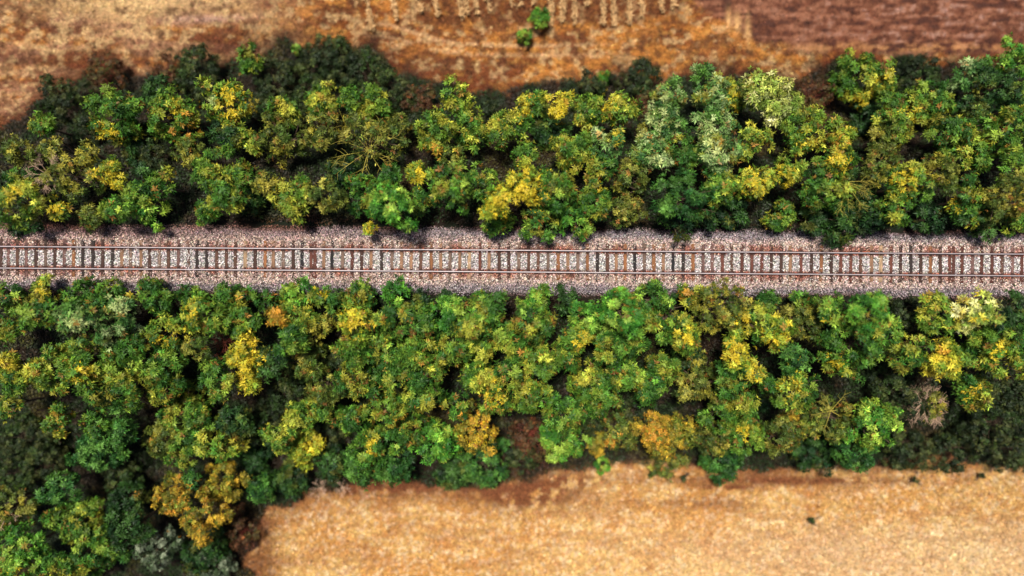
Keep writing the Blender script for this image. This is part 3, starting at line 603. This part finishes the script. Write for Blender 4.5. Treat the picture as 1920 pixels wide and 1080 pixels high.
def labels():
    rows = []
    for i, t in enumerate(CROWNS):
        px, py, r, pal = t[:4]; tall = t[4] if len(t) > 4 else 1.0
        rows.append((i, px, py, r, pal, plant_kind(r, pal, tall), t[5] if len(t) > 5 else None))
    grp = {}
    for w in rows:
        if w[6] is None: grp.setdefault((w[4], size_of(w[3]), w[5], row_of(w[1], w[2])), []).append(w)
    out = {w[0]: w[6] for w in rows}
    for (pal, sz, kind, row), ws in grp.items():
        ws.sort(key=lambda w: w[1])
        if len(ws) > 7:                       # many alike: count them within each third of the picture
            for t3, word in enumerate(('left', 'middle', 'right')):
                sub = [w for w in ws if min(max(int(w[1] // 640), 0), 2) == t3]
                for k, w in enumerate(sub):
                    out[w[0]] = f"{sz} {WORD[pal]} {kind} {row}, {ORD[k]} from left, {word} third"
            continue
        for k, w in enumerate(ws):
            base = f'{sz} {WORD[pal]} {kind} {row}'
            if len(ws) == 1: out[w[0]] = base + ', the only such one'
            elif k == 0: out[w[0]] = base + ', leftmost of these'
            elif k == len(ws) - 1: out[w[0]] = base + ', rightmost of these'
            else: out[w[0]] = base + f', {ORD[k]} of these from left'
    return out, rows
LAB, ROWS = labels()
GROUPS = {'tree': 'trees of the two belts along the railway', 'bush': 'bushes in and beside the tree belts', 'thicket': 'dark low thickets between the trees'}

def plants():
    for i, t in enumerate(CROWNS):
        px, py, r, pal = t[:4]; tall = t[4] if len(t) > 4 else 1.0
        rng = np.random.default_rng(1000 + i); kind = ROWS[i][5]
        R = r / PXM * 1.13; low = kind == 'thicket' or tall <= .7
        Rz = R * (.7 if low else .9); H = (1.0 + R * .9 + (0 if low else 2.6)) * (tall if not low else 1)
        if kind == 'tree': H *= rng.uniform(.8, 1.12)
        if 395 < py < 490 or 535 < py < 575: H *= .58
        if 535 < py < 575: r *= .84; R *= .84
        if r < 16: H = .5 + R * 1.4 + (1.2 if pal == 'Y' else 0); Rz = R * 1.1
        zc = max(H - Rz, Rz * .45)
        # find the spot on the ground whose crown centre shows at (px, py)
        z0 = -2.0
        for _ in range(5):
            x, y = pix2world(px, py, z0 + zc); z0 = float(terrain_z(np.array([x]), np.array([y]))[0])
        loc = (x, y, z0); ks = (CAMZ - z0 - zc) / CAMZ; R *= ks; Rz *= ks
        q = {'D': .36, 'r': .34, 'o': .42, 'G': .38, 'x': .34}.get(pal, .46)
        q = min(q, R * .45); dens = {'o': .75, 'D': .8, 'r': .55, 'x': .7}.get(pal, 1.0)
        leafL = {'D': .13, 'r': .12, 'o': .17, 'G': .15, 's': .22, 'p': .23, 'x': .13}.get(pal, .205)
        if r < 16: leafL *= .8; dens *= 1.4
        dens *= (.25 / leafL) ** 1.7
        v, c, lobes, qs = leaves(rng, None, R, Rz, zc, pal, q, dens, leafL, .85, loc)
        if pal == 'o' and (px, py) in ((692, 262),):           # leaves mostly on the far half of the spoke-limbed tree
            quad = v.reshape(-1, 4, 3); keep = (quad[:, 0, 1] > -.1) | (rng.random(len(quad)) < .3)
            v = quad[keep].reshape(-1, 3); c = c[keep]
        name = {'tree': 'broadleaf_tree', 'bush': 'bush', 'thicket': 'thicket'}[kind]
        root = bpy.data.objects.new(name, None); scene.collection.objects.link(root); root.location = loc
        root['label'] = LAB[i]; root['category'] = kind; root['group'] = GROUPS[kind]
        obj('crown' if kind == 'tree' else 'foliage', make_mesh('crown', v, 4, colors=c * .95, mat=M_LEAF), root)
        stems = 1 if kind == 'tree' and pal != 'o' else 3
        obj('trunk' if kind == 'tree' else 'stems', wood(rng, H, R, lobes, 0, (.05 + .035 * R) if kind == 'tree' else .025, M_REDBARK if pal == 'r' else M_BARK, stems), root)
        extra = LIMBS.get((px, py))
        if extra:
            dx, dy, dz, RR, n, r0, m, up, kids, lo, hi = extra; tb = Tubes(4)
            fan(rng, tb, (dx, dy, zc + dz), RR, n, r0, up, kids, lo, hi); tb.path([(0, 0, zc * .4), (dx * .6, dy * .6, zc * .8), (dx, dy, zc + dz)], [r0 * 1.4, r0 * 1.2, r0])
            obj('limbs', tb.mesh('limbs', m), root)
LIMBS = {(692, 262): (0, -.75, .1, 2.5, 14, .035, M_LICHEN, .15, 6, 0, 6.283), (140, 333): (-1.15, 0, .75, 1.3, 10, .022, M_PALEBARK, .3, 12, 0.6, 5.8),
         (1546, 790): (.1, .9, .7, 1.7, 7, .035, M_LICHEN, .3, 6, -1, 4.5), (29, 950): (.2, 0, .9, 1.3, 6, .04, M_PALEBARK, .5, 4, 3.5, 6), (1520, 185): (0, 0, .2, 1.3, 12, .02, M_REDBARK, .5, 6, 0, 6.283),
         (1540, 350): (1.2, .2, .75, 2.0, 6, .028, M_LICHEN, .1, 12, -1.9, .3), (1598, 643): (0, 0, -.2, 1.5, 6, .05, M_BARK, .3, 3, 0, 6.28), (994, 815): (0, 0, .1, 1.4, 10, .02, M_REDBARK, .5, 6, 0, 6.28)}
plants()

def bare(px, py, R, H, n, r0, mat, label, leafy=0, seed=0):
    rng = np.random.default_rng(seed); z0 = -2.
    for _ in range(5):
        x, y = pix2world(px, py, z0 + H * .7); z0 = float(terrain_z(np.array([x]), np.array([y]))[0])
    root = bpy.data.objects.new('bare_tree', None); scene.collection.objects.link(root); root.location = (x, y, z0)
    root['label'] = label; root['category'] = 'bare tree'; root['group'] = 'leafless trees and shrubs among the belts'
    tb = Tubes(5); tb.path([(0, 0, -.25), (.05, 0, H * .25), (0, .05, H * .5)], [r0 * 1.6, r0 * 1.3, r0 * 1.1]); obj('trunk', tb.mesh('trunk', mat), root)
    tb = Tubes(4)
    fan(rng, tb, (0, .05, H * .48), R, n, r0 * .8, .9, 16); fan(rng, tb, (0, .05, H * .45), R * 1.1, n // 2, r0 * .7, .35, 8)
    obj('branches', tb.mesh('branches', mat), root)
    if leafy:
        v, c, lo_, qs = leaves(rng, None, R * .95, R * .6, H * .6, 'o', .3, leafy, .15, .8, (x, y, z0))
        quad = v.reshape(-1, 4, 3); k = (quad[:, 0, 0] > -.1 * R); obj('foliage', make_mesh('foliage', quad[k].reshape(-1, 3), 4, colors=c[k] * .95, mat=M_LEAF), root)
bare(1742, 762, 1.6, 3.6, 20, .035, M_PALEBARK, 'pale bare-branched tree with olive leaves on its right side only, lower right', .6, 5)
bare(415, 645, .9, 2.6, 10, .025, M_REDBARK, 'small leafless shrub of reddish brown twigs left of the vivid yellow tree', 0, 6)
bare(600, 918, .9, 1.0, 9, .02, M_PALEBARK, 'leafless pale shrub at the edge of the straw field, left of two', 0, 7)
bare(640, 915, .8, .9, 9, .02, M_PALEBARK, 'leafless pale shrub at the edge of the straw field, right of two', 0, 8)
print('plants', len(CROWNS))
